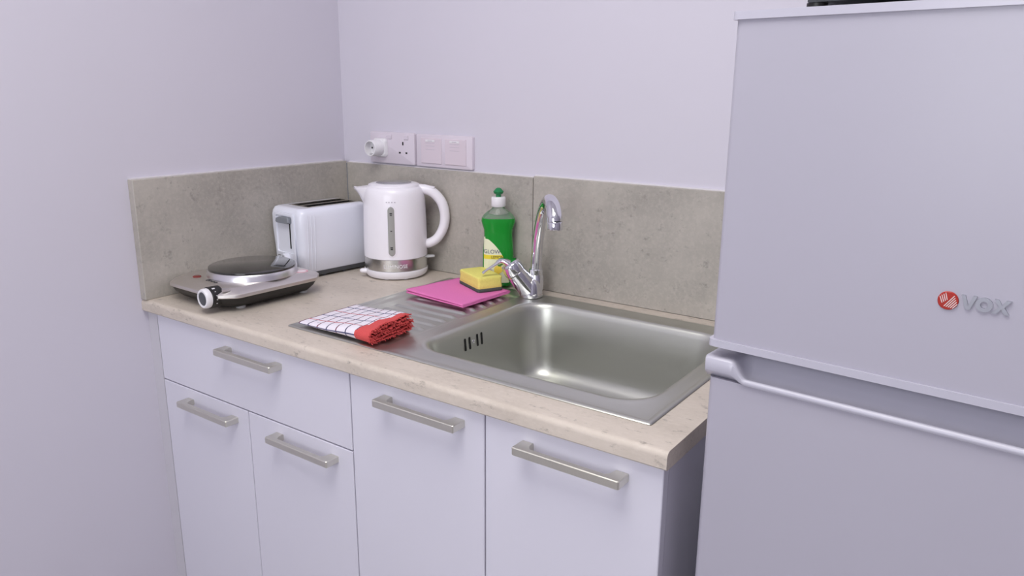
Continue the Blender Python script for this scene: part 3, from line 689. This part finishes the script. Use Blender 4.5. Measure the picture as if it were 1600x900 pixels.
for x in (.05, FW - .05):
    for y in (.10, .48):
        bm = bmesh.new(); lathe(bm, [(.018, 0), (.018, .012), (.010, .014), (.010, .032)], 16, x, y); obj('foot', bm, 'black', fg, 40)
fd = obj('freezer_door', slabdoor(.001, FW, FZ + .1570, FZ + .5282), 'fridge', fg, 40, 'upper freezer door')
bm = slabdoor(-.0028, FW + .0028, FZ + .1493, FZ + .1580, .058, .009); bmesh.ops.translate(bm, verts=bm.verts, vec=(0, -.0030, 0)); obj('lower_trim', bm, 'fridge_trim', fd, 40)
bm = slabdoor(-.0028, FW + .0028, FZ + .5280, FZ + .5368, .058, .009); bmesh.ops.translate(bm, verts=bm.verts, vec=(0, -.0030, 0)); obj('upper_trim', bm, 'fridge_trim', fd, 40)
ld_ = obj('fridge_door', slabdoor(.001, FW, .06, FZ + .1085), 'fridge', fg, 40, 'lower fridge door')
# grip rail along the top of the lower door: lip drops in an S and a scoop rises behind it
bm = bmesh.new(); loops = []
xs = [-.0030, -.0018, .004, .028] + [.030 + .0019 * k for k in range(1, 11)] + [.056, .08, .15, .25, .31, .40, .48] + [.500 + .0030 * k for k in range(8)] + [.53, FW - .004, FW + .0018, FW + .003]
def s_(x): return sm(.029, .050, x) * (1 - sm(.497, .522, x))
for x in xs:
    s = s_(x); edge = .0026 if x in (xs[0], xs[-1]) else 0
    zt = FZ + .1357 - s * .0195; zb = FZ + .1172 - s * .0082; yl = -.0036 + edge
    zi = zt - .0042 * s
    loops.append([(x, yl, zb), (x, yl - .0012, zb + .002), (x, yl - .0012, zt - .0025), (x, yl + .0008, zt - .0004), (x, yl + .0030, zt), (x, yl + .0060, zt - .001 * s), (x, .010, zi), (x, .016, zi - .0008 * s),
                  (x, .022, zi + s * .004), (x, .028, zi + s * .011), (x, .034, zi + s * .0190), (x, .040, FZ + .1357), (x, .055, FZ + .1357), (x, .055, FZ + .1086), (x, .006, FZ + .1086)])
loft(bm, loops); obj('grip_rail', bm, 'fridge_trim', ld_, 50, 'glossy white grip rail with scooped recess')
# badge and raised letters
bc = (.2480, FZ + .2508)
bm = bmesh.new(); t = bmesh.new(); lathe(t, [(.0094, 0), (.0094, .0012), (.0088, .0018)], 32); add(bm, t, TR(bc[0], 0, bc[1]) @ UPRIGHT); bg = obj('badge', bm, 'badge_red', fd, 40, 'round red badge with white diagonal stripes')
def stroke(x0, z0, x1, z1, w_):
    bm = bmesh.new(); p = Vector((x0, z0)); q_ = Vector((x1, z1)); n_ = Vector((-(q_ - p).y, (q_ - p).x)).normalized() * w_ / 2
    add(bm, prism(bmesh.new(), [tuple(p + n_), tuple(q_ + n_), tuple(q_ - n_), tuple(p - n_)], .0017, .0022), TR(bc[0], 0, bc[1]) @ UPRIGHT); obj('stripe', bm, 'stripe', bg, 0)
for k in range(5):
    stroke(-.0032 + k * .0019 + .0004, -.0060 - .0003 * k, .0054 + k * .0008, .0058 - k * .0020, .00075)
for k in range(4):
    stroke(-.0027 - k * .0016, .0078 - k * .0013, -.0006 - k * .0014, .0008 - k * .0012, .00075)
LZ, LH = FZ + .2445, .0150
def letter(polys):
    bm = bmesh.new()
    for pl in polys: add(bm, prism(bmesh.new(), pl, 0, .0022), TR(0, 0, 0) @ UPRIGHT)
    obj('letter', bm, 'badge_silver', fd, 0, 'raised silver letter')
def sh(x, z): return (.2590 + x, LZ + z)
letter([[sh(*p) for p in ((0, .0145), (.0035, .0145), (.0068, .0050), (.0070, .0050), (.0102, .0148), (.0138, .0148), (.0088, .0005), (.0045, .0005))]])
ring = []
bm = bmesh.new(); t = bmesh.new()
lo = lambda rx, rz, y: [(.2590 + .0202 + rx * math.cos(2 * PI * k / 28), LZ + .0075 + rz * math.sin(2 * PI * k / 28), y) for k in range(28)]
rows = loft(t, [lo(.0032, .0032, 0), lo(.0075, .0072, 0), lo(.0075, .0072, .0022), lo(.0032, .0032, .0022)], False, False)
for i in range(28): t.faces.new((rows[3][i], rows[3][(i + 1) % 28], rows[0][(i + 1) % 28], rows[0][i]))
add(bm, t, UPRIGHT); obj('letter', bm, 'badge_silver', fd, 40, 'raised silver letter')
letter([[sh(*p) for p in ((.0282, .0148), (.0318, .0148), (.0350, .0096), (.0382, .0148), (.0425, .0148), (.0372, .0078), (.0420, .0008), (.0376, .0008), (.0346, .0056), (.0314, .0008), (.0268, .0008), (.0326, .0078))]])

# ------------------------------------------------------------------ microwave on the fridge, only its underside in view
mw = thing('microwave_oven', 'appliance with small dark feet standing on top of the fridge', 'microwave', (1.2635, -.580, FZ + .5368), math.radians(-4))
X0m, X1m = .060, .520
bm = bmesh.new(); box(bm, X0m, X1m, .030, .345, .0115, .26, bev=.004); obj('body', bm, 'lightgrey', mw, 30)
obj('underside', B(X0m + .006, X1m - .006, .036, .340, .0085, .0114), 'toaster_base', mw, 0)
obj('door', B(X0m + .004, X1m - .10, .018, .0295, .016, .256, bev=.002), 'lightgrey', mw, 30)
obj('control_panel', B(X1m - .098, X1m - .002, .018, .0295, .016, .256, bev=.002), 'greyplastic', mw, 30)
for x in (X0m + .012, X1m - .03):
    for y in (.050, .31):
        bm = bmesh.new(); lathe(bm, [(.011, 0), (.011, .0085)], 16, x, y); obj('foot', bm, 'black', mw, 40)
